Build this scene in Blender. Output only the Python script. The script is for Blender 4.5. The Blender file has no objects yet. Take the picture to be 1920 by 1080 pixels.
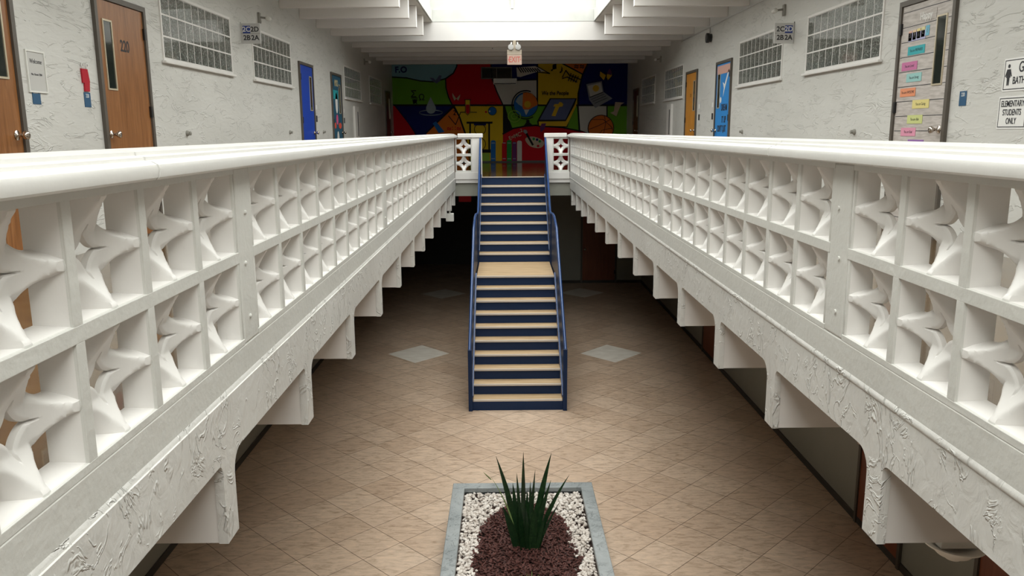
import bpy, bmesh, math, random
from mathutils import Vector, Matrix
random.seed(7)
C = bpy.context.scene.collection
SC = bpy.context.scene

# ------------------------------------------------------------------ camera
F_PX, TH, YAW, CAMZ, ROLL = 1505.26, 0.19303, 0.00772, 0.9337, -0.00587
r0 = Vector((math.cos(YAW), -math.sin(YAW), 0)); f0 = Vector((math.sin(YAW), math.cos(YAW), 0)); zz = Vector((0, 0, 1))
FW = f0 * math.cos(TH) - zz * math.sin(TH); UP = f0 * math.sin(TH) + zz * math.cos(TH)
RX = r0 * math.cos(ROLL) + UP * math.sin(ROLL); UX = UP * math.cos(ROLL) - r0 * math.sin(ROLL)
cam = bpy.data.objects.new('camera', bpy.data.cameras.new('camera')); C.objects.link(cam)
cam.matrix_world = Matrix(((RX.x, UX.x, -FW.x, 0), (RX.y, UX.y, -FW.y, 0), (RX.z, UX.z, -FW.z, CAMZ), (0, 0, 0, 1)))
cam.data.sensor_width = 36; cam.data.lens = F_PX / 1920 * 36; cam.data.clip_start = 0.02; cam.data.clip_end = 200
SC.camera = cam

# ------------------------------------------------------------------ light
SC.view_settings.view_transform = 'Standard'; SC.view_settings.look = 'None'
SC.view_settings.gamma = 1; SC.view_settings.use_curve_mapping = False
SC.view_settings.exposure = 0.0
SKY = 6.5
ZG = 4.0            # height of the glazing above the roof opening, raised to steer daylight down
world = bpy.data.worlds.new('sky'); SC.world = world; world.use_nodes = True
bg = world.node_tree.nodes['Background']; bg.inputs[0].default_value = (1.0, 0.985, 1.0, 1); bg.inputs[1].default_value = SKY
OX0, OX1, OY0, OY1 = -1.50, 1.88, -7.5, 17.27        # roof opening
pl = bpy.data.lights.new('skylight_daylight', 'AREA'); pl.shape = 'RECTANGLE'; pl.size = OX1 - OX0; pl.size_y = OY1 - OY0
pl.cycles.is_portal = True
po = bpy.data.objects.new('skylight_daylight', pl); C.objects.link(po); po.location = ((OX0 + OX1) / 2, (OY0 + OY1) / 2, ZG + .06)

# ------------------------------------------------------------------ materials
def rgb(*c): return (c[0], c[1], c[2], 1)
def mat(name, col, rough=.5, metal=0, spec=.5, coat=0):
    m = bpy.data.materials.new(name); m.use_nodes = True
    b = m.node_tree.nodes['Principled BSDF']
    b.inputs['Base Color'].default_value = rgb(*col); b.inputs['Roughness'].default_value = rough
    b.inputs['Metallic'].default_value = metal; b.inputs['Specular IOR Level'].default_value = spec
    b.inputs['Coat Weight'].default_value = coat
    return m
def nodes(m): return m.node_tree.nodes, m.node_tree.links, m.node_tree.nodes['Principled BSDF']
def wpos(m, scale=(1, 1, 1)):
    n, l, b = nodes(m); g = n.new('ShaderNodeNewGeometry'); mp = n.new('ShaderNodeMapping')
    mp.inputs['Scale'].default_value = scale; l.new(g.outputs['Position'], mp.inputs['Vector']); return mp.outputs[0]
def noise(m, vec, scale, detail=3, dist=0, rough=.5):
    n, l, b = nodes(m); t = n.new('ShaderNodeTexNoise'); t.inputs['Scale'].default_value = scale
    t.inputs['Detail'].default_value = detail; t.inputs['Distortion'].default_value = dist; t.inputs['Roughness'].default_value = rough
    l.new(vec, t.inputs['Vector']); return t.outputs['Fac']
def math_(m, op, a, b_=None, c=None):
    n, l, b = nodes(m); t = n.new('ShaderNodeMath'); t.operation = op
    for i, v in enumerate((a, b_, c)):
        if v is None: continue
        if isinstance(v, (int, float)): t.inputs[i].default_value = v
        else: l.new(v, t.inputs[i])
    return t.outputs[0]
def ramp(m, fac, stops):
    n, l, b = nodes(m); t = n.new('ShaderNodeValToRGB'); cr = t.color_ramp
    while len(cr.elements) < len(stops): cr.elements.new(.5)
    for e, (p, c) in zip(cr.elements, stops): e.position = p; e.color = rgb(*c)
    l.new(fac, t.inputs[0]); return t.outputs[0]
def bump(m, h, strength=.3, dist=.01):
    n, l, b = nodes(m); t = n.new('ShaderNodeBump'); t.inputs['Strength'].default_value = strength; t.inputs['Distance'].default_value = dist
    l.new(h, t.inputs['Height']); l.new(t.outputs[0], b.inputs['Normal'])
def stucco(name, c0, c1, rough, k=1.0, amount=.012, scl=(1, 1, 1)):
    """trowelled skip stucco: short raised ridges on a smooth ground"""
    m = mat(name, c0, rough); v = wpos(m, scl)
    n1 = noise(m, v, 3.2 * k, 4, 1.6, .55)
    ridge = math_(m, 'SUBTRACT', 1.0, math_(m, 'MINIMUM', math_(m, 'MULTIPLY', math_(m, 'ABSOLUTE', math_(m, 'SUBTRACT', n1, .5)), 34), 1))
    gate = math_(m, 'MINIMUM', math_(m, 'MAXIMUM', math_(m, 'MULTIPLY', math_(m, 'SUBTRACT', noise(m, v, 5 * k, 2), .44), 9), 0), 1)
    n2 = noise(m, v, 9 * k, 5, .8)
    h = math_(m, 'ADD', math_(m, 'MULTIPLY', math_(m, 'MULTIPLY', ridge, gate), .55), math_(m, 'MULTIPLY', n2, .55))
    bump(m, h, .8, amount)
    n, l, b = nodes(m); l.new(ramp(m, noise(m, v, 1.2, 4), [(.35, c0), (.65, c1)]), b.inputs['Base Color'])
    return m
M = {}
M['wall'] = stucco('wall_stucco_paint', (.585, .575, .545), (.65, .64, .61), .48, 1.25, .010, (1, .5, 1.6))
M['fascia'] = stucco('fascia_stucco_paint', (.62, .60, .57), (.69, .675, .645), .4, 1.7, .012, (1, 1, .8))
def paint(name, col, rough, nscale=14, amt=.003, var=.04):
    m = mat(name, col, rough); v = wpos(m); bump(m, noise(m, v, nscale, 4), .5, amt)
    n, l, b = nodes(m); d = [max(0, c - var) for c in col]
    l.new(ramp(m, noise(m, v, 3, 5), [(.3, d), (.7, col)]), b.inputs['Base Color']); return m
M['white'] = paint('white_gloss_paint', (.80, .775, .75), .32)
M['cap'] = paint('dimmed_white_cap_paint', (.66, .645, .62), .34)  # railing white, colour lowered to offset strong light from above
M['joint'] = paint('painted_mortar_joint', (.66, .65, .615), .38, 30, .006)
M['beam'] = paint('beam_paint', (.78, .745, .72), .6, 6, .002, .02)
M['mainbeam'] = paint('dimmed_beam_paint', (.64, .615, .60), .6, 6, .002, .02)  # same paint as the joists, darkened to hold back skylight glare
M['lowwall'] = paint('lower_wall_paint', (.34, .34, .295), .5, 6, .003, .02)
M['ceil'] = paint('ceiling_paint', (.74, .72, .68), .7, 8, .004)
M['concrete'] = paint('weathered_whitewashed_concrete', (.60, .60, .575), .8, 5, .004, .10)
M['base'] = mat('dark_vinyl_baseboard', (.05, .045, .04), .5)
def wood(name, c0, c1, rough=.4, axis='z', s=1.0):
    m = mat(name, c0, rough); sc = {'z': (14, 14, 1.2), 'y': (14, 1.2, 14), 'x': (1.2, 14, 14)}[axis]
    v = wpos(m, tuple(x * s for x in sc)); f = noise(m, v, 1.6, 6, 1.2, .6); n, l, b = nodes(m)
    l.new(ramp(m, f, [(.32, c0), (.68, c1)]), b.inputs['Base Color']); bump(m, f, .15, .002); return m
M['door_wood'] = wood('varnished_birch_door', (.20, .075, .02), (.34, .145, .05), .35)
M['door_orange'] = wood('orange_varnished_door', (.50, .20, .03), (.66, .30, .06), .35)
M['door_red'] = wood('dark_red_door', (.10, .022, .012), (.15, .035, .018), .4)
M['door_low'] = wood('reddish_brown_door', (.20, .05, .02), (.27, .075, .03), .4)
M['door_blue'] = mat('blue_door_paper', (.012, .06, .42), .4)
M['frame'] = mat('dark_bronze_frame', (.10, .085, .07), .45)
M['black'] = mat('black_paint', (.01, .01, .011), .45)
M['chrome'] = mat('polished_steel', (.62, .56, .50), .18, 1)
M['tread'] = wood('oak_laminate_tread', (.42, .27, .14), (.66, .48, .29), .42, 'x', .7)
M['nosing'] = mat('pale_nosing_strip', (.62, .56, .50), .4, .3)
M['blue'] = mat('navy_stair_enamel', (.004, .019, .066), .42, 0, .28)
M['bluerail'] = mat('blue_handrail_enamel', (.016, .055, .18), .25, .0, .7)
M['paper'] = mat('white_paper', (.80, .79, .77), .6)
M['ink'] = mat('black_ink', (.02, .02, .025), .6)
M['white_plastic'] = mat('white_plastic', (.78, .77, .73), .35)
M['cream_metal'] = mat('cream_window_trim', (.60, .52, .38), .35, .3)
M['red_felt'] = mat('red_felt', (.42, .005, .02), .8)
M['dark_glass'] = mat('dark_window_glass', (.02, .026, .022), .06, 0, .8)
M['exit_face'] = mat('exit_sign_face', (.34, .235, .185), .5)
M['exit_red'] = mat('faded_red_letters', (.36, .06, .045), .5)
M['beige_plastic'] = mat('beige_plastic', (.30, .25, .19), .5)
M['sign_grey'] = mat('grey_sign_plate', (.58, .57, .56), .4)
M['sign_blue'] = mat('blue_sign_panel', (.03, .06, .28), .4)
M['tag_blue'] = mat('blue_room_tag', (.03, .10, .20), .35)
M['green_grey'] = mat('grey_smoke_plastic', (.28, .27, .24), .4)
M['planter'] = stucco('galvanised_grey_planter_paint', (.20, .22, .225), (.36, .38, .385), .36, 3, .006)
def colr(name, c, rough=.55):
    if name not in M: M[name] = mat(name, c, rough)
    return M[name]
# glass blocks: wavy green-grey glass, bright highlights painted in as pale streaks
m = mat('wavy_glass_block', (.10, .12, .10), .06, 0, 1.0, .6); v = wpos(m, (1, 1, 1))
hh = math_(m, 'ADD', noise(m, v, 11, 2, 3.0), math_(m, 'MULTIPLY', noise(m, v, 44, 2, 1.2), .35)); bump(m, hh, 1.0, .14)
n_, l_, b_ = nodes(m); l_.new(ramp(m, noise(m, v, 34, 3, 2.0), [(.38, (.06, .075, .06)), (.52, (.15, .18, .15)), (.60, (.40, .44, .40)), (.70, (.72, .75, .72))]), b_.inputs['Base Color']); M['glassblock'] = m
# skylight glazing
m = bpy.data.materials.new('skylight_glazing'); m.use_nodes = True; nt = m.node_tree; nt.nodes.clear()
o_ = nt.nodes.new('ShaderNodeOutputMaterial'); mx = nt.nodes.new('ShaderNodeMixShader'); tr = nt.nodes.new('ShaderNodeBsdfTransparent'); gl = nt.nodes.new('ShaderNodeBsdfGlossy')
tr.inputs[0].default_value = (.93, .95, .92, 1); gl.inputs['Roughness'].default_value = .15; mx.inputs[0].default_value = .06
nt.links.new(tr.outputs[0], mx.inputs[1]); nt.links.new(gl.outputs[0], mx.inputs[2]); nt.links.new(mx.outputs[0], o_.inputs[0]); M['glazing'] = m
# lower floor: diagonal ceramic tiles
m = mat('diagonal_beige_floor_tile', (.4, .3, .2), .33); n_, l_, b_ = nodes(m)
g = n_.new('ShaderNodeNewGeometry'); mp = n_.new('ShaderNodeMapping'); mp.inputs['Rotation'].default_value = (0, 0, math.radians(45)); mp.inputs['Location'].default_value = (.11, .05, 0)
l_.new(g.outputs['Position'], mp.inputs['Vector']); br = n_.new('ShaderNodeTexBrick'); br.offset = 0; br.squash = 1
br.inputs['Scale'].default_value = 1; br.inputs['Brick Width'].default_value = .457; br.inputs['Row Height'].default_value = .457
br.inputs['Mortar Size'].default_value = .0036; br.inputs['Mortar Smooth'].default_value = .3; br.inputs['Bias'].default_value = 0
br.inputs['Color1'].default_value = rgb(.53, .385, .28); br.inputs['Color2'].default_value = rgb(.62, .47, .355); br.inputs['Mortar'].default_value = rgb(.13, .09, .06)
l_.new(mp.outputs[0], br.inputs['Vector'])
nz = n_.new('ShaderNodeTexNoise'); nz.inputs['Scale'].default_value = 13; nz.inputs['Detail'].default_value = 8; nz.inputs['Roughness'].default_value = .65; nz.inputs['Distortion'].default_value = .6
mp2 = n_.new('ShaderNodeMapping'); mp2.inputs['Scale'].default_value = (.55, 1.6, 1); l_.new(g.outputs['Position'], mp2.inputs['Vector']); l_.new(mp2.outputs[0], nz.inputs['Vector'])
rp = ramp(m, nz.outputs['Fac'], [(.3, (.62, .58, .52)), (.5, (.95, .95, .95)), (.75, (1.18, 1.15, 1.1))])
mix = n_.new('ShaderNodeMixRGB'); mix.blend_type = 'MULTIPLY'; mix.inputs[0].default_value = 1; l_.new(br.outputs['Color'], mix.inputs[1]); l_.new(rp, mix.inputs[2])
l_.new(mix.outputs[0], b_.inputs['Base Color']); bump(m, math_(m, 'SUBTRACT', 1.0, br.outputs['Fac']), .4, .002); M['tile'] = m
m = mat('pale_inlay_tile', (.60, .53, .43), .33); v = wpos(m, (.6, 1.5, 1)); n_, l_, b_ = nodes(m)
l_.new(ramp(m, noise(m, v, 9, 7), [(.3, (.70, .64, .56)), (.7, (.84, .79, .71))]), b_.inputs['Base Color']); M['inlay'] = m
# upper floor: polished brown
m = mat('polished_brown_floor', (.12, .07, .03), .16, 0, .6, .3); v = wpos(m); n_, l_, b_ = nodes(m)
l_.new(ramp(m, noise(m, v, 5, 6, 1), [(.3, (.085, .047, .016)), (.7, (.15, .088, .034))]), b_.inputs['Base Color']); M['upfloor'] = m
m = mat('snake_plant_leaf', (.03, .09, .02), .35); v = wpos(m, (1, 1, 1)); n_, l_, b_ = nodes(m)
l_.new(ramp(m, noise(m, v, 26, 4, 1.5), [(.4, (.008, .028, .010)), (.62, (.016, .046, .014)), (.8, (.045, .09, .035))]), b_.inputs['Base Color']); M['leaf'] = m
M['leaf_pale'] = mat('pale_grass_blade', (.22, .30, .10), .5)
m = mat('white_pebble', (.66, .60, .55), .6); v = wpos(m); n_, l_, b_ = nodes(m)
l_.new(ramp(m, noise(m, v, 22, 3), [(.3, (.50, .43, .38)), (.7, (.78, .73, .68))]), b_.inputs['Base Color']); M['pebble'] = m
m = mat('red_bark_mulch', (.12, .03, .02), .8); v = wpos(m); n_, l_, b_ = nodes(m)
l_.new(ramp(m, noise(m, v, 40, 3), [(.3, (.028, .008, .007)), (.7, (.115, .034, .025))]), b_.inputs['Base Color']); M['mulch'] = m
m = mat('grey_plank_print_paper', (.50, .45, .42), .5); v = wpos(m, (1, 2, 14)); n_, l_, b_ = nodes(m)
l_.new(ramp(m, noise(m, v, 4, 5), [(.3, (.40, .36, .33)), (.7, (.60, .55, .52))]), b_.inputs['Base Color']); M['plank'] = m

# ------------------------------------------------------------------ mesh helpers
def link(name, me, parent=None, m=None):
    o = bpy.data.objects.new(name, me); C.objects.link(o)
    if m is not None and not me.materials: me.materials.append(m)
    if parent: o.parent = parent
    return o
def obj(name, bm, m, parent=None, smooth=False, autos=None):
    me = bpy.data.meshes.new(name); bmesh.ops.recalc_face_normals(bm, faces=bm.faces)
    if smooth:
        for f in bm.faces: f.smooth = True
    if autos:
        for e in bm.edges:
            if len(e.link_faces) == 2 and e.calc_face_angle(0) > autos: e.smooth = False
    bm.to_mesh(me); bm.free()
    for mm in (m if isinstance(m, (list, tuple)) else [m]): me.materials.append(mm)
    return link(name, me, parent)
def B(): return bmesh.new()
def box(bm, x0, x1, y0, y1, z0, z1, mi=0, bev=0):
    vs = [bm.verts.new(p) for p in ((x0, y0, z0), (x1, y0, z0), (x1, y1, z0), (x0, y1, z0), (x0, y0, z1), (x1, y0, z1), (x1, y1, z1), (x0, y1, z1))]
    fs = [bm.faces.new([vs[i] for i in q]) for q in ((0, 3, 2, 1), (4, 5, 6, 7), (0, 1, 5, 4), (1, 2, 6, 5), (2, 3, 7, 6), (3, 0, 4, 7))]
    for f in fs: f.material_index = mi
    if bev:
        es = list({e for f in fs for e in f.edges}); bmesh.ops.bevel(bm, geom=es, offset=bev, segments=2, affect='EDGES', profile=.5)
    return bm
def bx(*a, **k): return box(B(), *a, **k)
def prism(bm, pts, ax, a0, a1, mi=0):
    """extrude polygon pts (2-D) along axis ax from a0 to a1. ax 'y': pts=(x,z); 'x': pts=(y,z); 'z': pts=(x,y)"""
    def P(p, a): return {'y': (p[0], a, p[1]), 'x': (a, p[0], p[1]), 'z': (p[0], p[1], a)}[ax]
    v0 = [bm.verts.new(P(p, a0)) for p in pts]; v1 = [bm.verts.new(P(p, a1)) for p in pts]; n = len(pts)
    fs = [bm.faces.new(v0), bm.faces.new(v1[::-1])] + [bm.faces.new((v0[i], v1[i], v1[(i + 1) % n], v0[(i + 1) % n])) for i in range(n)]
    for f in fs: f.material_index = mi
    return bm
def lathe(bm, prof, c=(0, 0, 0), ax='z', seg=20, mi=0):
    """prof list of (r, h)"""
    rings = []
    for r, h in prof:
        ring = []
        for i in range(seg):
            a = 2 * math.pi * i / seg; p = (r * math.cos(a), r * math.sin(a), h)
            if ax == 'x': p = (p[2], p[0], p[1])
            if ax == 'y': p = (p[0], p[2], p[1])
            ring.append(bm.verts.new((c[0] + p[0], c[1] + p[1], c[2] + p[2])))
        rings.append(ring)
    for a, b in zip(rings, rings[1:]):
        for i in range(seg): bm.faces.new((a[i], a[(i + 1) % seg], b[(i + 1) % seg], b[i])).material_index = mi
    bm.faces.new(rings[0][::-1]).material_index = mi; bm.faces.new(rings[-1]).material_index = mi
    return bm
def tube(bm, pts, r, seg=10, mi=0):
    pts = [Vector(p) for p in pts]; rings = []; up = Vector((0, 0, 1))
    for i, p in enumerate(pts):
        d = (pts[min(i + 1, len(pts) - 1)] - pts[max(i - 1, 0)]).normalized()
        u = d.cross(up if abs(d.z) < .95 else Vector((1, 0, 0))).normalized(); w = d.cross(u)
        rings.append([bm.verts.new(p + u * r * math.cos(2 * math.pi * k / seg) + w * r * math.sin(2 * math.pi * k / seg)) for k in range(seg)])
    for a, b in zip(rings, rings[1:]):
        for i in range(seg): bm.faces.new((a[i], a[(i + 1) % seg], b[(i + 1) % seg], b[i])).material_index = mi
    bm.faces.new(rings[0][::-1]); bm.faces.new(rings[-1]); return bm
def struct(o, label=None):
    o['kind'] = 'structure'
    if label: o['label'] = label
    return o
def tag(o, label, cat, group=None, kind=None):
    o['label'] = label; o['category'] = cat
    if group: o['group'] = group
    if kind: o['kind'] = kind
    return o
def empty(name, mw=None, loc=None):
    o = bpy.data.objects.new(name, None); C.objects.link(o); o.empty_display_size = .1
    if mw is not None: o.matrix_world = mw
    if loc is not None: o.location = loc
    return o
def text(body, size, m, parent, name='lettering', a=0, b=0, c=0, sx=1, ext=.0008, align='CENTER', rot=0, bold=0, shear=0):
    """flat raised lettering in the parent's local (x right, y up, z out) frame"""
    cu = bpy.data.curves.new(name, 'FONT'); cu.body = body; cu.size = size; cu.extrude = ext; cu.align_x = align; cu.align_y = 'CENTER'; cu.offset = bold; cu.shear = shear
    t = bpy.data.objects.new('t', cu); C.objects.link(t); dg = bpy.context.evaluated_depsgraph_get()
    me = bpy.data.meshes.new_from_object(t.evaluated_get(dg)); bpy.data.objects.remove(t); bpy.data.curves.remove(cu)
    me.materials.clear(); me.name = name; o = link(name, me, parent, m)
    o.location = (a, b, c); o.scale = (sx, 1, 1); o.rotation_euler = (0, 0, rot); return o
def flat(bm, pts, c0, c1, mi=0): return prism(bm, pts, 'z', c0, c1, mi)
XL, XR, YE, ZL = -3.357, 3.69, 24.8, -3.14
def frameL(y, z, off=0): return Matrix(((0, 0, 1, XL + off), (1, 0, 0, y), (0, 1, 0, z), (0, 0, 0, 1)))
def frameR(y, z, off=0, x=None): return Matrix(((0, 0, -1, (XR if x is None else x) - off), (-1, 0, 0, y), (0, 1, 0, z), (0, 0, 0, 1)))
def frameE(x, z, y): return Matrix(((1, 0, 0, x), (0, 0, -1, y), (0, 1, 0, z), (0, 0, 0, 1)))

# ------------------------------------------------------------------ shell
YB = -9.0
ZR = 3.14      # roof slab underside
struct(obj('wall_left', bx(XL - .2, XL, YB, YE, ZL, ZR + .2), [M['wall']]))
struct(obj('wall_right', bx(XR, XR + .2, YB, YE, -.12, ZR + .2), M['wall']))
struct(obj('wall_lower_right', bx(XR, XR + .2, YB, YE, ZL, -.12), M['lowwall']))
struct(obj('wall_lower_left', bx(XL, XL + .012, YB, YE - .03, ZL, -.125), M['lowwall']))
struct(obj('wall_end', bx(XL - .2, XR + .2, YE, YE + .2, ZL, ZR + .2), M['wall']))
struct(obj('wall_rear', bx(XL - .2, XR + .2, YB - .2, YB, ZL, ZR + .2), M['wall']))
struct(obj('wall_shade_far', bx(XL + .012, .75, YE - .03, YE, ZL, -.13), mat('painted_hall_shade', (.05, .05, .045), .6)))  # thin panel, near-black colour painted in for the shade under the balcony
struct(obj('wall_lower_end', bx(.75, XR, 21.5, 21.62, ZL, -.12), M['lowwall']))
struct(obj('floor', bx(XL - .2, XR + .2, YB - .2, YE + .2, ZL - .2, ZL), M['tile']))
RLX, RRX = -1.05, 1.355       # outer faces of the railings
FY = 16.86                     # where the balconies meet the far platform
bm = B()
box(bm, XL, RLX - .01, YB, YE, -.12, 0); box(bm, RRX + .01, XR, YB, YE, -.12, 0)
box(bm, RLX - .01, RRX + .01, FY + .05, YE, -.12, 0); box(bm, RLX - .01, RRX + .01, -3, .25, -.12, 0)
struct(obj('floor_upper', bm, M['upfloor']), 'polished brown floor of the upper corridors')
# roof slab with skylight opening
bm = B(); zt = ZR + .2
box(bm, XL, OX0, YB, YE, ZR, zt); box(bm, OX1, XR, YB, YE, ZR, zt); box(bm, OX0, OX1, OY1, YE, ZR, zt); box(bm, OX0, OX1, YB, OY0, ZR, zt)
roof = struct(obj('ceiling', bm, M['ceil']))
for k in range(20):
    y = 16.2 - 1.2 * k
    if y > YB + .2:
        for x0, x1 in ((XL, -1.565), (1.956, XR)):
            obj('roof_joist', bx(x0, x1, y, y + .1, 2.765, ZR, bev=.008), M['beam'], roof)
obj('main_beam', bx(XL, XR, 17.24, 17.42, 2.765, ZR, bev=.008), M['mainbeam'], roof)
for y in (18.44, 19.55, 20.7, 21.8, 23.0):
    obj('roof_beam', bx(XL, XR, y, y + .14, 2.765, ZR, bev=.006), M['beam'], roof)
obj('roof_beam', bx(XL, XR, YE - .18, YE, 2.91, ZR), M['beam'], roof)
# skylight: curb, bars, glazing
sk = struct(empty('window_1', loc=((OX0 + OX1) / 2, (OY0 + OY1) / 2, 3.34)), 'long white framed skylight over the atrium')
cx, cy = (OX0 + OX1) / 2, (OY0 + OY1) / 2
def inv(bm, dx, dy, dz):
    bmesh.ops.translate(bm, verts=bm.verts, vec=(-dx, -dy, -dz)); return bm
bm = B(); t = .06
box(bm, OX0 - t, OX0, OY0 - t, OY1 + t, ZR + .2, ZG); box(bm, OX1, OX1 + t, OY0 - t, OY1 + t, ZR + .2, ZG)
box(bm, OX0, OX1, OY1, OY1 + t, ZR + .2, ZG); box(bm, OX0, OX1, OY0 - t, OY0, ZR + .2, ZG)
obj('added_shaft', inv(bm, cx, cy, 3.34), M['concrete'], sk)  # tall sides added to keep skylight off the corridor walls
bm = B(); t = .035
for q in ((OX0, OX0 + t, OY0, OY1), (OX1 - t, OX1, OY0, OY1), (OX0 + t, OX1 - t, OY1 - t, OY1), (OX0 + t, OX1 - t, OY0, OY0 + t)): box(bm, *q, ZR + .002, 3.385, bev=.006)
obj('curb', inv(bm, cx, cy, 3.34), M['concrete'], sk); t = .06
obj('glazing', inv(bx(OX0 - t, OX1 + t, OY0 - t, OY1 + t, ZG + .002, ZG + .010), cx, cy, 3.34), M['glazing'], sk)
y = OY1 - 1.8
while y > OY0 + .3:
    obj('glazing_bar', inv(bx(OX0, OX1, y, y + .05, ZG - .05, ZG), cx, cy, 3.34), M['white'], sk); y -= 1.9
obj('glazing_bar', inv(bx(.15, .19, OY0, OY1, ZG - .04, ZG), cx, cy, 3.34), M['white'], sk)
obj('bracket', inv(bx(.145, .195, OY1 - .05, OY1 - .002, 3.40, ZG - .05), cx, cy, 3.34), M['chrome'], sk)

# floor joists + fascias of both balconies
lowceil = struct(obj('ceiling_lower', bx(XL, RLX - .05, YB, YE, -.135, -.122), M['ceil']), 'underside of the left balcony')
lowceil2 = struct(obj('ceiling_lower', bx(RRX + .05, XR, YB, YE, -.135, -.122), M['ceil']), 'underside of the right balcony')
JL = [.33, 1.53, 2.75, 3.98, 5.21, 6.47, 7.72, 8.93, 10.13, 11.38, 12.72, 14.1, 15.4, 16.55]
JR = [.33, 1.55, 2.70, 3.87, 4.92, 6.05, 7.10, 8.28, 9.47, 10.68, 11.95, 13.15, 14.2, 15.3, 16.4]
JB = -.563
def fascia(name, xs, xi, joists, label):
    """xs atrium-side face x, xi inner x; bottom edge drops over each joist end"""
    prof = [(YB, -.25)]
    def arc(y0, z0, r, a0, a1, n=6):
        return [(y0 + r * math.cos(math.radians(a0 + (a1 - a0) * i / n)), z0 + r * math.sin(math.radians(a0 + (a1 - a0) * i / n))) for i in range(n + 1)]
    for j in joists:
        w = .12; r1, r2 = .035, .085
        prof += arc(j - r1, -.25 - r1, r1, 90, 0)
        prof += [(j, JB), (j + w, JB)] + arc(j + w + r2, -.25 - r2, r2, 180, 90)
    prof += [(FY, -.25)]
    prof = [p for i, p in enumerate(prof) if i == 0 or p[0] >= prof[i - 1][0] - 1e-6]
    bm = B(); zt = -.028
    def col(x): return [bm.verts.new((x, p[0], p[1])) for p in prof], [bm.verts.new((x, p[0], zt)) for p in prof]
    a, at = col(xs); b, bt = col(xi)
    for i in range(len(prof) - 1):
        if abs(prof[i + 1][0] - prof[i][0]) > 1e-5:
            bm.faces.new((a[i], a[i + 1], at[i + 1], at[i])); bm.faces.new((b[i], b[i + 1], bt[i + 1], bt[i])); bm.faces.new((at[i], at[i + 1], bt[i + 1], bt[i]))
        bm.faces.new((a[i], a[i + 1], b[i + 1], b[i]))
    return struct(obj(name, bm, M['fascia']), label)
fl = fascia('trim_1', -1.035, -1.07, JL, 'textured white fascia along the left balcony edge')
fr = fascia('trim_2', 1.352, 1.385, JR, 'textured white fascia along the right balcony edge')
for j in JL: obj('floor_joist', bx(XL, -1.07, j + .004, j + .116, JB + .002, -.136), M['beam'], lowceil)
for j in JR: obj('floor_joist', bx(1.385, XR, j + .004, j + .116, JB + .002, -.136), M['beam'], lowceil2)
struct(obj('trim_3', bx(RLX + .02, RRX - .0, FY + .01, FY + .14, -.125, -.003), M['white']), 'white edge of the far platform behind the staircase')
struct(obj('trim_4', bx(RLX - .3, RRX + .3, FY + .07, FY + .3, -.40, -.126), M['lowwall']), 'grey beam under the far platform')
# baseboards
struct(obj('baseboard_right', bx(XR - .015, XR, YB, YE, ZL, ZL + .075), M['base']))
struct(obj('baseboard_left', bx(XL + .012, XL + .027, YB, YE, ZL, ZL + .075), M['base']))
struct(obj('baseboard_end', bx(.75, XR - .015, 21.485, 21.5, ZL, ZL + .075), M['base']))
struct(obj('baseboard_far', bx(XL + .03, XR - .02, YE - .02, YE, 0, .05), M['base']))

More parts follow.
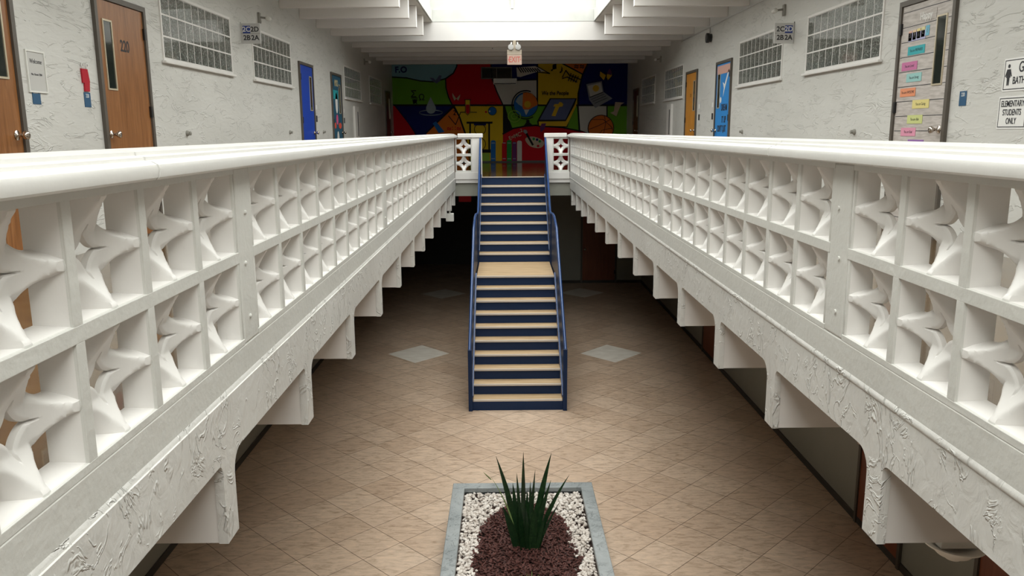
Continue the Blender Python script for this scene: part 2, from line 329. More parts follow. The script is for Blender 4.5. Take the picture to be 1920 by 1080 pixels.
# ------------------------------------------------------------------ breeze block
BW, BH, BD = .402, .35, .092
def block_mesh():
    bm = B(); hw, hh = BW / 2, BH / 2; lip = .024
    iw, ih = hw - lip, hh - lip; k = .96
    # frame: outer box ring, inner walls taper towards the back
    def ring(x, w, h): return [bm.verts.new((x, sy * w, sz * h)) for sy, sz in ((-1, -1), (1, -1), (1, 1), (-1, 1))]
    o0 = ring(-.002, hw - .0015, hh - .0015); ob = ring(-BD, hw, hh)
    l0 = ring(0, hw - .006, hh - .006); i0 = ring(0, iw + .004, ih + .004); i1 = ring(-.006, iw, ih); ib = ring(-BD, iw * k, ih * k)
    ring_pairs = ((ob, o0), (o0, l0), (l0, i0), (i0, i1), (i1, ib), (ib, ob))
    for a, b in ring_pairs:
        for i in range(4): bm.faces.new((a[i], a[(i + 1) % 4], b[(i + 1) % 4], b[i]))
    nframe = len(bm.faces)
    # web: four concave arms meeting at the sides, recessed star opening in the middle
    r = .73; a0 = .46; N = 26; R = 14
    outer = [(1, .0), (1, .09), (1, .18)] + [(1 - r * math.sin(math.radians(t)) if False else 1 + r * math.cos(math.radians(270 - t)), 1 + r * math.sin(math.radians(270 - t))) for t in [90 * i / N for i in range(N + 1)]] + [(.18, 1), (.09, 1), (0, 1)]
    n = len(outer)
    def inner(i):
        th = math.pi / 2 * i / (n - 1); return (a0 * math.cos(th) ** 3.4, a0 * math.sin(th) ** 3.4)
    def height(u, v):
        """half thickness of the web: deep at the arm tips, thin at the rims and round the star"""
        t, q = min(max(abs(u), abs(v)), 1), min(abs(u), abs(v))
        qr = 1 - math.sqrt(max(r * r - (1 - t) ** 2, 0)) if 1 - t < r * .7071 else .47
        s = min(q / qr, 1); c_ = max(0, min(1, (t - .34) / .66)); sp = .66 - .40 * c_
        s = max(0, (s - sp) / (1 - sp)); H = .26 + .74 * c_ ** 1.1
        return .14 + (H - .14) * (1 - s ** 1.35)
    outer = [(u, v) for u, v in outer]
    fr_, bk = {}, {}
    for s4, (su, sv) in enumerate(((1, 1), (-1, 1), (-1, -1), (1, -1))):
        for i, (ou, ov) in enumerate(outer):
            iu, iv = inner(i)
            for j in range(R + 1):
                f = j / R; f = 1 - (1 - f) ** 1.25
                u, v = iu + (ou - iu) * f, iv + (ov - iv) * f
                h = height(u, v)
                if j == 0: h = min(h, .20)
                d = -BD * (1 - h); kk = 1 + (k - 1) * (-d / BD); e = 1.012 if max(u, v) > .995 else 1
                fr_[s4, i, j] = bm.verts.new((d, su * u * iw * kk * e, sv * v * ih * kk * e))
                bk[s4, i, j] = bm.verts.new((-BD + .001 + .015 * max(0, h - .4), su * u * iw * k * e, sv * v * ih * k * e))
        for i in range(n - 1):
            for j in range(R):
                bm.faces.new([fr_[s4, a, b] for a, b in ((i, j), (i + 1, j), (i + 1, j + 1), (i, j + 1))])
                bm.faces.new([bk[s4, a, b] for a, b in ((i, j), (i + 1, j), (i + 1, j + 1), (i, j + 1))])
            bm.faces.new((fr_[s4, i, 0], fr_[s4, i + 1, 0], bk[s4, i + 1, 0], bk[s4, i, 0]))
            bm.faces.new((fr_[s4, i, R], fr_[s4, i + 1, R], bk[s4, i + 1, R], bk[s4, i, R]))
    web = [f for f in bm.faces][nframe:]
    bmesh.ops.remove_doubles(bm, verts=bm.verts, dist=.0004)
    bmesh.ops.recalc_face_normals(bm, faces=bm.faces)
    for f in bm.faces: f.smooth = True
    for e in bm.edges:
        if len(e.link_faces) != 2 or e.calc_face_angle(0) > .75: e.smooth = False
    for f in bm.faces:
        c = f.calc_center_median()
        f.material_index = 1 if c.x > -.004 else 0
    me = bpy.data.meshes.new('breeze_block'); bm.to_mesh(me); bm.free(); me.materials.append(M['white']); me.materials.append(M['joint'])
    return me
BLOCK = block_mesh()
def block(parent, x, y, z, rz, sy=1):
    o = link('breeze_block', BLOCK, parent); o.location = (x, y, z); o.rotation_euler = (0, 0, rz); o.scale = (1, sy, 1); return o
ZB0, ZB1 = .10, .80
PIL = [3.13, 6.93, 10.73, 14.53]; PW = .18
def cap_prof(s, xf):
    """cap cross-section (x, z): rounded drip edge on the atrium side, stepped ridges on top"""
    p = [(.060, .803), (.069, .810), (.072, .832), (.067, .846), (.052, .854), (.034, .857), (.032, .867), (.008, .871), (.006, .881), (-.05, .887),
         (-.10, .889), (-.145, .886), (-.158, .876), (-.160, .812), (-.152, .803)]
    return [(xf - s * a, z) for a, z in p]
def railing(s, xf, label, joint0):
    """s=-1 left (faces +x), s=+1 right (faces -x)"""
    root = tag(empty('railing', loc=(xf, 8, 0)), label, 'railing')
    inv_ = lambda bm: inv(bm, xf, 8, 0)
    rz = 0 if s < 0 else math.pi
    cols = [3.13 - BW * (i + .5) for i in range(7)]
    for p, nb in zip(PIL, (9, 9, 9, 5)): cols += [p + PW + BW * (i + .5) for i in range(nb)]
    for zc in (ZB0 + BH / 2, ZB0 + BH * 1.5):
        for y in cols: block(root, 0, y - 8, zc, rz)
    a, b = sorted((xf, xf + s * BD)); a2, b2 = sorted((xf - s * .004, xf + s * (BD + .01)))
    for p in PIL:
        bm = bx(a2, b2, p, p + PW, ZB0, ZB1, bev=.008)
        for z in (.2, .42, .62): lathe(bm, [(.009, -.006), (.009, .004), (.004, .007)], (a2 if s > 0 else b2, p + PW * (.3 + .4 * random.random()), z), 'x', 8)
        obj('pilaster', inv_(bm), M['joint'], root)
    yend = PIL[-1] + PW + 5 * BW
    bm = B(); spans = [(.33, PIL[0])] + [(p + PW, (PIL + [yend])[i + 1]) for i, p in enumerate(PIL)]
    for y0, y1 in spans:
        for zc in (ZB0 + .010, ZB0 + BH, ZB1 - .012): box(bm, *sorted((xf - s * .0028, xf + s * .006)), y0, y1, zc - (.022 if zc == ZB0 + BH else .012), zc + (.022 if zc == ZB0 + BH else .012), bev=.002)
    for y in cols:
        for yy in (y + BW / 2,):
            for z0, z1 in ((ZB0 + .022, ZB0 + BH - .022), (ZB0 + BH + .022, ZB1 - .024)):
                if not any(abs(yy - p) < .02 for p in PIL): box(bm, *sorted((xf - s * .0025, xf + s * .006)), yy - .021, yy + .021, z0 - .002, z1 + .002, bev=.002)
    obj('mortar_joints', inv_(bm), M['joint'], root)
    obj('corner_post', inv_(bx(a2, b2, yend, FY + .13, ZB0, ZB1, bev=.006)), M['white'], root)
    obj('curb', inv_(bx(*sorted((xf - s * .003, xf + s * .12)), .25, FY + .13, -.027, ZB0, bev=.006)), M['joint'], root)
    # ledge: rounded bright edge that meets the fascia
    obj('ledge', inv_(prism(B(), [(xf - s * q, z) for q, z in ((-.03, -.029), (-.03, -.034), (.006, -.036), (.009, -.030), (.007, -.018), (.003, -.010), (-.02, -.006))], 'y', .25, FY)), M['fascia'], root, smooth=True, autos=.9)
    ys = [.25] + [joint0 + 1.137 * i for i in range(20) if joint0 + 1.137 * i < FY - .3] + [FY + .07]
    for y0, y1 in zip(ys, ys[1:]):
        j = random.uniform(-.003, .003)
        bm = prism(B(), [(x + j, z + random.uniform(0, .001)) for x, z in cap_prof(s, xf)], 'y', y0 + .0006, y1 - .0006)
        obj('cap', inv_(bm), M['cap'], root, smooth=True, autos=.6)
    # return panel beside the stair head, facing the camera
    e = -s; x_end = -.475 if s < 0 else .835
    root = tag(empty('railing', loc=(xf, 8, 0)), 'short white breeze block panel %s of the stair head' % ('left' if s < 0 else 'right'), 'railing', 'railing panels at the stair head')
    xb0 = xf + e * .085; wb = .345
    for zc in (ZB0 + BH / 2, ZB0 + BH * 1.5):
        block(root, e * (.02 + wb / 2), FY - 8, zc, -math.pi / 2, wb / BW)
    obj('end_post', inv_(bx(*sorted((xf + e * (.02 + wb), x_end)), FY - .005, FY + .12, ZB0 - .0, ZB1, bev=.006)), M['white'], root)
    obj('end_curb', inv_(bx(*sorted((xf + e * .01, x_end)), FY - .015, FY + .12, -.05, ZB0, bev=.006)), M['white'], root)
    obj('end_cap', inv_(bx(*sorted((xf + e * .075, x_end + e * .02)), FY - .03, FY + .17, .803, .889, bev=.012)), M['white'], root)
    return root
railing(-1, RLX, 'long white breeze block railing along the left balcony', .03)
railing(1, RRX, 'long white breeze block railing along the right balcony', .55)

# ------------------------------------------------------------------ staircase
SX, RI, TR = .164, .16526, .2321
W2 = .66
st = tag(empty('staircase', loc=(SX, 14, ZL)), 'navy blue staircase with wooden treads and mid landing', 'staircase')
sinv = lambda bm: inv(bm, SX, 14, ZL)
Y0 = 16.80; YF = Y0 - 8 * TR - 1.4727
def tread(y, z, d, name='tread'):
    t = obj(name, sinv(bx(SX - W2, SX + W2, y, y + d, z - .03, z, bev=.003)), M['tread'], st)
    nz_ = obj('nosing', bx(-W2, W2, y - .012 - 14, y + .006 - 14, z - .030 - ZL, z + .002 - ZL, bev=.003), M['nosing'], t)
    return t
ri_y = []
for n in range(9):                                   # upper flight
    y, z = Y0 - n * TR, -n * RI
    if n: tread(y, z, TR + .01)
    obj('riser', sinv(bx(SX - W2, SX + W2, y + .012, y + .03, z - RI + .001, z - .031 if n else z - .012)), M['blue'], st)
obj('nosing', sinv(bx(SX - W2, SX + W2, Y0 - .004, Y0 + .05, -.012, .004, bev=.002)), M['nosing'], st)
tread(YF, -9 * RI, 1.4727 + .02, 'landing')
for n in range(10):
    y, z = YF - n * TR, -(9 + n) * RI
    if n: tread(y, z, TR + .01)
    obj('riser', sinv(bx(SX - W2, SX + W2, y + .012, y + .03, z - RI + .001, z - .031)), M['blue'], st)
YBt = YF - 9 * TR
SL = RI / TR
for s in (-1, 1):
    # upper guard panel
    xa, xb = sorted((SX + s * (W2 + .0), SX + s * (W2 + .02)))
    top = [(14.70, -.56), (14.95, -.54), (16.815, .78)]
    bot = [(16.815, -.24), (14.94, -.22 - 1.9 * SL), (14.70, -1.72)]
    p1 = obj('guard_panel', sinv(prism(B(), top + bot, 'x', xa, xb)), M['blue'], st)
    xa2, xb2 = sorted((SX + s * (W2 + .021), SX + s * (W2 + .041)))
    top = [(YBt - .02, -2.235), (13.55, -.70), (14.2, -.56), (14.72, -.56)]
    bot = [(14.72, -1.72), (YF + .02, -1.70), (YBt + .05, ZL + .03), (YBt - .02, ZL + .03)]
    p2 = obj('guard_panel', sinv(prism(B(), top + bot, 'x', xa2, xb2)), M['blue'], st)
    obj('handrail', tube(B(), [(s * (W2 + .01), 16.815 - 14, .79 - ZL), (s * (W2 + .01), 14.95 - 14, -.53 - ZL), (s * (W2 + .012), 14.78 - 14, -.555 - ZL), (s * (W2 + .045), 14.62 - 14, -.555 - ZL), (s * (W2 + .045), 14.2 - 14, -.56 - ZL), (s * (W2 + .045), 13.55 - 14, -.69 - ZL), (s * (W2 + .045), YBt - .02 - 14, -2.225 - ZL)], .021, 10), M['bluerail'], st, smooth=True, autos=.9)
    obj('newel_post', sinv(bx(*sorted((SX + s * (W2 + .008), SX + s * (W2 + .068))), YBt - .06, YBt - .01, ZL + .001, -2.20, bev=.005)), M['blue'], st)
    # stringer lip seen as a pale edge beside the treads
    obj('stringer_edge', sinv(prism(B(), [(Y0, .03), (Y0, .055), (14.95, .055 - 1.85 * SL), (14.95, .03 - 1.85 * SL)], 'x', *sorted((SX + s * (W2 - .012), SX + s * (W2 + .0))))), M['bluerail'], st)
    obj('stringer_edge', sinv(prism(B(), [(YF, -9 * RI + .03), (YF, -9 * RI + .055), (YBt, ZL + RI + .06), (YBt, ZL + RI + .035)], 'x', *sorted((SX + s * (W2 - .002), SX + s * (W2 + .02))))), M['bluerail'], st)
obj('bottom_plate', sinv(bx(SX - W2 - .07, SX + W2 + .07, YBt - .012, YBt + .01, ZL, ZL + .135)), M['blue'], st)

# ------------------------------------------------------------------ floor inlays
for i, (x, y, lb) in enumerate(((-1.64, 14.50, 'pale diamond tile on the dark floor left of the staircase foot'), (1.95, 14.43, 'pale diamond tile on the dark floor right of the staircase foot'),
                 (-1.60, 20.14, 'dim diamond tile in the shade left of the staircase'), (1.95, 20.14, 'dim diamond tile in the shade right of the staircase'))):
    d = .57
    tag(obj('inlay_tile', prism(B(), [(x - d, y), (x, y - d * 1.07), (x + d, y), (x, y + d * 1.07)], 'z', ZL - .004, ZL + .002), M['inlay']), lb, 'floor tile', 'diamond inlay tiles')

# ------------------------------------------------------------------ planter
PX0, PX1, PY0, PY1, PZ = -.569, .889, 4.95, 7.905, -2.70
pt = tag(empty('planter', loc=((PX0 + PX1) / 2, 6.4, ZL)), 'grey rectangular planter box on the tiled floor', 'planter')
pinv = lambda bm: inv(bm, (PX0 + PX1) / 2, 6.4, ZL)
bm = B(); w = .05
box(bm, PX0 + .03, PX1 - .03, PY0 + .03, PY0 + .03 + w, ZL, PZ - .05); box(bm, PX0 + .03, PX1 - .03, PY1 - .03 - w, PY1 - .03, ZL, PZ - .05)
box(bm, PX0 + .03, PX0 + .03 + w, PY0 + .03 + w, PY1 - .03 - w, ZL, PZ - .05); box(bm, PX1 - .03 - w, PX1 - .03, PY0 + .03 + w, PY1 - .03 - w, ZL, PZ - .05)
obj('box', pinv(bm), M['planter'], pt)
bm = B(); q = .125
box(bm, PX0, PX1, PY1 - q, PY1, PZ - .05, PZ, bev=.006); box(bm, PX0, PX1, PY0, PY0 + q, PZ - .05, PZ, bev=.006)
box(bm, PX0, PX0 + q, PY0 + q, PY1 - q, PZ - .05, PZ, bev=.006); box(bm, PX1 - q, PX1, PY0 + q, PY1 - q, PZ - .05, PZ, bev=.006)
obj('rim', pinv(bm), M['planter'], pt)
obj('soil', pinv(bx(PX0 + .09, PX1 - .09, PY0 + .09, PY1 - .09, ZL + .1, PZ - .085)), colr('dark_soil', (.04, .02, .015), .9), pt)
PCX = (PX0 + PX1) / 2
def mulch_half(y):      # half-width of the mulch patch at y
    t = (y - 5.3) / (7.48 - 5.3)
    if t < 0 or t > 1: return 0
    return (.455 + .03 * math.sin(y * 9)) * min(1, (1 - t) * 3.2 + .10) ** .5
bm = B(); random.seed(3)
for i in range(6500):
    x = random.uniform(PX0 + .135, PX1 - .135); y = random.uniform(PY0 + .135, PY1 - .135)
    if abs(x - PCX) < mulch_half(y) - .02 + random.uniform(-.03, .02): continue
    sz = random.uniform(.013, .025); z = PZ - .062 + random.uniform(-.018, .012)
    n0 = len(bm.verts); r = bmesh.ops.create_icosphere(bm, subdivisions=1, radius=sz)
    rot = Matrix.Rotation(random.uniform(0, 6.3), 4, random.choice('XYZ')) @ Matrix.Rotation(random.uniform(0, 6.3), 4, 'Z')
    ms = Matrix.Translation((x, y, z)) @ rot @ Matrix.Diagonal((1.15, random.uniform(.7, 1), random.uniform(.5, .8), 1))
    for v_ in r['verts']: v_.co = ms @ (v_.co * random.uniform(.85, 1.1))
o = obj('pebbles', bm, M['pebble'], smooth=True, autos=.9); tag(o, 'white pebbles spread inside the grey planter', 'gravel', kind='stuff')
bm = B()
for i in range(7000):
    y = random.uniform(5.1, 7.5); mh = mulch_half(y)
    if mh <= 0: continue
    x = PCX + random.uniform(-mh, mh); a = random.uniform(0, 3.14); L_, w_, h_ = random.uniform(.012, .028), random.uniform(.005, .009), .003
    z = PZ - .052 + random.uniform(-.02, .018) + .02 * (1 - abs(x - PCX) / .45)
    n0 = len(bm.verts); box(bm, -L_, L_, -w_, w_, -h_, h_)
    ms = Matrix.Translation((x, y, z)) @ Matrix.Rotation(a, 4, 'Z') @ Matrix.Rotation(random.uniform(-.6, .6), 4, 'Y') @ Matrix.Rotation(random.uniform(-.6, .6), 4, 'X')
    bm.verts.ensure_lookup_table()
    for k in range(n0, len(bm.verts)): bm.verts[k].co = ms @ bm.verts[k].co
tag(obj('mulch', bm, M['mulch']), 'red bark mulch in the middle of the grey planter', 'mulch', kind='stuff')
def blade(bm, p0, p1, w, curl=0, twist=0, n=10):
    p0, p1 = Vector(p0), Vector(p1); d = p1 - p0; side = Vector((math.cos(twist), math.sin(twist), 0)); out = Vector((d.x, d.y, 0))
    prev = None
    for i in range(n + 1):
        t = i / n; c = p0 + d * t + out * curl * (t * t - t)
        ww = w * .95 * (1 if t < .5 else max(.0, 1 - ((t - .5) / .5) ** 1.5)) * (.75 + .5 * min(t * 2, .5)) + .0008
        nrm = side.cross(d.normalized()) * .010 * (1 - t)
        row = [bm.verts.new(c - side * ww + nrm), bm.verts.new(c - nrm * .6), bm.verts.new(c + side * ww + nrm), bm.verts.new(c + nrm * .4 + nrm * 0 - nrm * 1.9)]
        if prev:
            for k in range(4): bm.faces.new((prev[k], prev[(k + 1) % 4], row[(k + 1) % 4], row[k]))
        prev = row
    return bm
PLY = 6.62
sp = tag(empty('snake_plant', loc=(PCX, PLY, PZ - .1)), 'tall dark green snake plant growing from the red mulch', 'plant')
# blades: (base dx, base dy, tip dx, tip dy, height, half-width)
BL = [(-.09, .05, -.30, .02, .93, .028), (-.02, .04, -.02, .04, .96, .032), (.10, .05, .27, .08, .93, .034), (.14, .05, .45, .0, .76, .022), (-.05, .02, -.09, .0, .78, .022),
      (.03, .03, .10, .02, .80, .020), (.06, .0, .05, .0, .70, .022), (.12, .0, .26, -.02, .72, .024), (-.11, .0, -.24, -.05, .50, .036), (-.04, -.03, -.07, -.06, .56, .036),
      (.02, -.04, .0, -.08, .50, .036), (.08, -.03, .10, -.07, .52, .034), (.15, -.01, .36, .02, .50, .014), (.0, .0, .02, .0, .62, .03), (-.08, .03, -.13, .06, .66, .03),
      (.10, .02, .22, .10, .78, .022), (.04, -.02, .07, -.02, .60, .03), (-.03, -.01, -.03, -.02, .66, .03), (.13, -.04, .20, -.06, .42, .02)]
for a, b, c, d, h, w in BL:
    obj('leaf', blade(B(), (a * .66, b, 0), (c * .86, d, h), w, .5 if abs(c) > .2 else .1, random.uniform(-.9, .9)), M['leaf'], sp, smooth=True, autos=1.2)
obj('leaf', blade(B(), (-.08, .02, 0), (-.30, 0, .74), .007, 1.0, .2), M['leaf_pale'], sp, smooth=True)
obj('leaf', blade(B(), (-.30, .0, .72), (-.37, -.02, .80), .006, .0, .2), M['leaf_pale'], sp, smooth=True)
gp = tag(empty('spider_plant', loc=(PCX + .03, 5.98, PZ - .1)), 'small pale green grassy plant at the near end of the planter', 'plant')
for i in range(14):
    a = i / 14 * 6.28 + random.uniform(-.2, .2); rr = random.uniform(.05, .14)
    obj('leaf', blade(B(), (0, 0, 0), (rr * math.cos(a), rr * math.sin(a), random.uniform(.10, .2)), .006, -.6, a + 1.57, 6), M['leaf_pale'], gp, smooth=True)

# ------------------------------------------------------------------ wall items
def door(n, mw, leafm, knob, name_pic=True, number=None, win=True, low=False, W=.96, label=None, H=2.03):
    """local: x right, y up from floor, z out of the wall. knob=-1 left / +1 right of viewer"""
    root = struct(empty('door_%d' % n, mw), label); hw = W / 2; f = .045
    bm = B(); box(bm, -hw, -hw + f, 0, H + f, 0, .03); box(bm, hw - f, hw, 0, H + f, 0, .03); box(bm, -hw + f, hw - f, H, H + f, 0, .03)
    obj('door_frame', bm, M['frame'], root)
    lf = obj('door_leaf', bx(-hw + f + .004, hw - f - .004, .01, H - .004, .001, .014), leafm, root)
    if win:
        xc = knob * .27; w2, y0, y1 = .068, 1.31, 1.86
        bm = B(); t = .014
        box(bm, xc - w2 - t, xc - w2, y0 - t, y1 + t, .014, .022); box(bm, xc + w2, xc + w2 + t, y0 - t, y1 + t, .014, .022)
        box(bm, xc - w2, xc + w2, y1, y1 + t, .014, .022); box(bm, xc - w2, xc + w2, y0 - t, y0, .014, .022)
        obj('window_trim', bm, M['cream_metal'], root); obj('window_pane', bx(xc - w2, xc + w2, y0, y1, .0142, .016), M['dark_glass'], root)
    for y in (.25, 1.08, 1.78): obj('hinge', bx(*sorted((-knob * (hw - f - .02), -knob * (hw - f + .012))), y, y + .10, .014, .034), M['black'], root)
    bm = lathe(B(), [(.032, 0), (.034, .004), (.018, .012), (.014, .018), (.013, .04), (.024, .05), (.031, .064), (.029, .078), (.014, .084)], (0, 0, 0), 'z', 18)
    k = obj('door_knob', bm, M['chrome'], root, smooth=True, autos=1.2); k.location = (knob * (hw - f - .065), .925, .014)
    if number: text(number, .135, M['ink'], root, 'room_number', 0.03, 1.68, .0145, .85, bold=.003)
    return root
door(1, frameL(5.26, 0), M['door_wood'], 1, label='plain wooden door at the near end of the left wall')
door(2, frameL(7.35, 0), M['door_wood'], -1, number='220', label='wooden door with room number on the left wall')
door(3, frameL(14.01, 0), M['door_blue'], 1, label='blue paper-covered door on the left wall')
d4 = door(4, frameL(16.47, 0), colr('teal_door_paper', (.02, .10, .17), .5), 1, label='teal paper-covered door with cutouts on the left wall')
door(5, frameL(23.62, 0), M['door_red'], 1, label='dark red door at the far end of the left wall')
door(6, frameR(7.27, 0), M['plank'], 1, label='door covered in grey plank-print paper on the right wall')
door(7, frameR(13.86, 0), colr('sky_blue_door_paper', (.03, .24, .62), .5), -1, label='sky blue decorated door on the right wall')
door(8, frameR(16.22, 0), M['door_orange'], 1, number=None, label='orange wooden door on the right wall')
door(9, frameR(23.0, 0), M['door_red'], 1, label='dark red door at the far end of the right wall')
for i, y in enumerate((5.25, 7.36, 14.06)): door(10 + i, frameR(y, ZL, 0), M['door_low'], -1, win=False, W=.98, label='reddish brown door on the lower right wall, %s from the near end' % ('first', 'second', 'third')[i])
door(13, frameE(2.52, ZL, 21.5), M['door_low'], -1, win=False, W=.98, label='dark reddish door in the lower end wall')
def gwindow(n, mw, w=1.95, label=None):
    root = struct(empty('window_%d' % n, mw), label); hw = w / 2; h = .62
    bm = B(); t = .028
    box(bm, -hw, hw, -t, 0, 0, .012); box(bm, -hw, hw, h, h + t, 0, .012); box(bm, -hw - t, -hw, -t, h + t, 0, .012); box(bm, hw, hw + t, -t, h + t, 0, .012)
    box(bm, -hw, hw, 0, h, 0, .003)
    for i in range(1, 10): x = -hw + w * i / 10; box(bm, x - .005, x + .005, 0, h, .003, .008)
    for i in (1, 2): y = h * i / 3; box(bm, -hw, hw, y - .008, y + .008, .003, .010)
    obj('window_frame', bm, M['white'], root)
    bm = B()
    for i in range(10):
        for j in range(3):
            x0, x1, y0, y1 = -hw + w * i / 10 + .005, -hw + w * (i + 1) / 10 - .005, h * j / 3 + .007, h * (j + 1) / 3 - .007
            box(bm, x0, x1, y0, y1, .003, .0068)
    obj('glass_blocks', bm, M['glassblock'], root)
    obj('window_sill', bx(-hw - .06, hw + .06, -.055, -t, 0, .045, bev=.006), M['white'], root)
for n, (y, lb) in enumerate(((9.24, 'nearest'), (12.1, 'second'), (18.33, 'third'), (21.52, 'farthest'))): gwindow(2 + n, frameL(y, 1.665), 2.0 if n < 1 else 1.9, lb + ' glass block window on the left wall')
for n, (y, lb) in enumerate(((9.12, 'nearest'), (12.0, 'second'), (18.0, 'third'), (21.15, 'farthest'))): gwindow(6 + n, frameR(y, 1.63), 1.96 if n < 2 else 1.85, lb + ' glass block window on the right wall')

def plate(name, mw, w, h, m, label, cat, group=None, th=.004, border=None):
    root = tag(empty(name, mw), label, cat, group)
    obj('panel', bx(-w / 2, w / 2, -h / 2, h / 2, .001, th), m, root)
    if border:
        bm = B(); i = .012; t = .006
        box(bm, -w / 2 + i, w / 2 - i, h / 2 - i - t, h / 2 - i, th, th + .001); box(bm, -w / 2 + i, w / 2 - i, -h / 2 + i, -h / 2 + i + t, th, th + .001)
        box(bm, -w / 2 + i, -w / 2 + i + t, -h / 2 + i + t, h / 2 - i - t, th, th + .001); box(bm, w / 2 - i - t, w / 2 - i, -h / 2 + i + t, h / 2 - i - t, th, th + .001)
        obj('border', bm, border, root)
    return root
# bathroom signs
s = plate('restroom_sign', frameR(5.86, 1.315), .46, .235, M['paper'], 'white sign with a girl figure reading girls bathroom on the right wall', 'sign', border=M['ink'])
text('GIRLS', .105, M['ink'], s, 'lettering', .055, .045, .005, .8, bold=.001); text('BATHROOM', .072, M['ink'], s, 'lettering', .05, -.045, .005, .8, bold=.001)
bm = lathe(B(), [(.014, 0), (.014, .001)], (-.165, .062, .005), 'z', 14)
flat(bm, [(-.185, .04), (-.145, .04), (-.125, -.01), (-.134, -.014), (-.148, .015), (-.14, -.02), (-.15, -.02), (-.152, -.075), (-.162, -.075), (-.165, -.02), (-.168, -.075), (-.178, -.075), (-.18, -.02), (-.19, -.02), (-.182, .015), (-.196, -.014), (-.205, -.01)], .005, .006)
obj('figure', bm, M['ink'], s)
s = plate('notice_sign', frameR(5.94, 1.045), .34, .235, M['paper'], 'white sign reading elementary students only, below the bathroom sign', 'sign', border=M['ink'])
for i, tx in enumerate(('ELEMENTARY', 'STUDENTS', 'ONLY')): text(tx, .062, M['ink'], s, 'lettering', 0, .062 - .062 * i, .005, .72, bold=.0008)
# room tags
def rtag(mw, body, label):
    s = plate('room_tag', mw, .10, .115, M['tag_blue'], label, 'sign', 'blue room tags'); text(body, .042, M['paper'], s, 'lettering', 0, .03, .0042, .8); return s
rtag(frameL(5.94, 1.20), '220A', 'blue room tag below the framed notice on the left wall')
rtag(frameL(6.66, 1.20), '220', 'blue room tag under the red wall hanging on the left wall')
rtag(frameR(6.60, 1.17), '220', 'blue room tag between the paper-covered door and the white signs')
def stag(mw, label, nlabel):
    tag(obj('room_tag', bx(-.05, .05, -.055, .055, .001, .004), M['ink']), label, 'sign'); o = C.objects[-1]; o.matrix_world = mw
    s = plate('door_notice', mw @ Matrix.Translation((0, .19, 0)), .16, .2, M['sign_grey'], nlabel, 'notice'); obj('print', bx(-.05, .05, -.03, .05, .0042, .005), M['paper'], s)
stag(frameL(14.68, 1.17), 'black room tag right of the blue door', 'grey notice above the tag beside the blue door')
stag(frameL(17.2, 1.17), 'black room tag right of the teal door', 'grey notice above the tag beside the teal door')
stag(frameR(14.55, 1.17), 'black room tag left of the sky blue door', 'pale notice above the tag beside the sky blue door')
stag(frameR(15.55, 1.17), 'black room tag right of the orange door', 'pale notice above the tag beside the orange door')
# framed notice
s = plate('framed_notice', frameL(5.97, 1.37), .215, .27, colr('grey_paper', (.55, .54, .52)), 'white framed paper notice beside the nearest left door', 'notice', th=.006)
bm = B(); box(bm, -.118, .118, .135, .147, 0, .012); box(bm, -.118, .118, -.147, -.135, 0, .012); box(bm, -.118, -.107, -.135, .135, 0, .012); box(bm, .107, .118, -.135, .135, 0, .012); obj('frame', bm, M['white_plastic'], s)
text('Welcome', .045, M['ink'], s, 'lettering', 0, .07, .0065, .85, shear=.2); text('Mrs. Room 220A', .022, M['ink'], s, 'lettering', 0, -.02, .0065, .9)
# red wall hanging with white hooks
s = tag(empty('wall_hanging', frameL(6.655, 1.365)), 'red felt hanging with two white hooks left of the numbered door', 'decoration')
obj('felt', flat(B(), [(-.06, .075), (.035, .075), (.055, -.02), (.05, -.035), (.04, -.10), (-.035, -.10), (-.03, -.035), (-.055, -.035)], .001, .012), M['red_felt'], s)
for dx in (-.035, .035):
    obj('hook', tube(B(), [(dx - .012, .075, .008), (dx - .014, .10, .008), (dx - .006, .118, .008), (dx + .008, .118, .008), (dx + .014, .10, .008)], .004, 8), M['paper'], s, smooth=True)
# hanging direction signs, perpendicular to the walls
def dsign(mw, hot, label):
    s = tag(empty('direction_sign', mw), label, 'sign', None); w = .115; hh_ = .115
    obj('panel', bx(-.125, .125, -.125, .125, -.02, 0, bev=.003), M['sign_grey'], s)
    obj('mounting_arm', bx(-.13, -.122, .11, .14, -.015, -.005) if hot == 0 else bx(.122, .13, .11, .14, -.015, -.005), M['frame'], s)
    pos = [(-.05, .048), (.055, .048), (-.05, -.055), (.055, -.055)]
    q = pos[hot]; obj('highlight', bx(q[0] - .048, q[0] + .048, q[1] - .046, q[1] + .046, 0, .0015), M['sign_blue'], s)
    for i, (tx, p) in enumerate(zip(('2C', '2D', '2B', '2A'), pos)): text(tx, .085, M['paper'] if i == hot else M['ink'], s, 'lettering', p[0], p[1], .002, 1.0, bold=.0018)
    obj('divider', bx(-.12, .12, -.002, .001, 0, .001), M['frame'], s)
dsign(frameE(-3.232, 2.175, 10.7), 0, 'grey square hanging sign highlighting 2C on the left wall')
dsign(frameE(3.56, 2.135, 10.6), 1, 'grey square hanging sign highlighting 2D on the right wall')
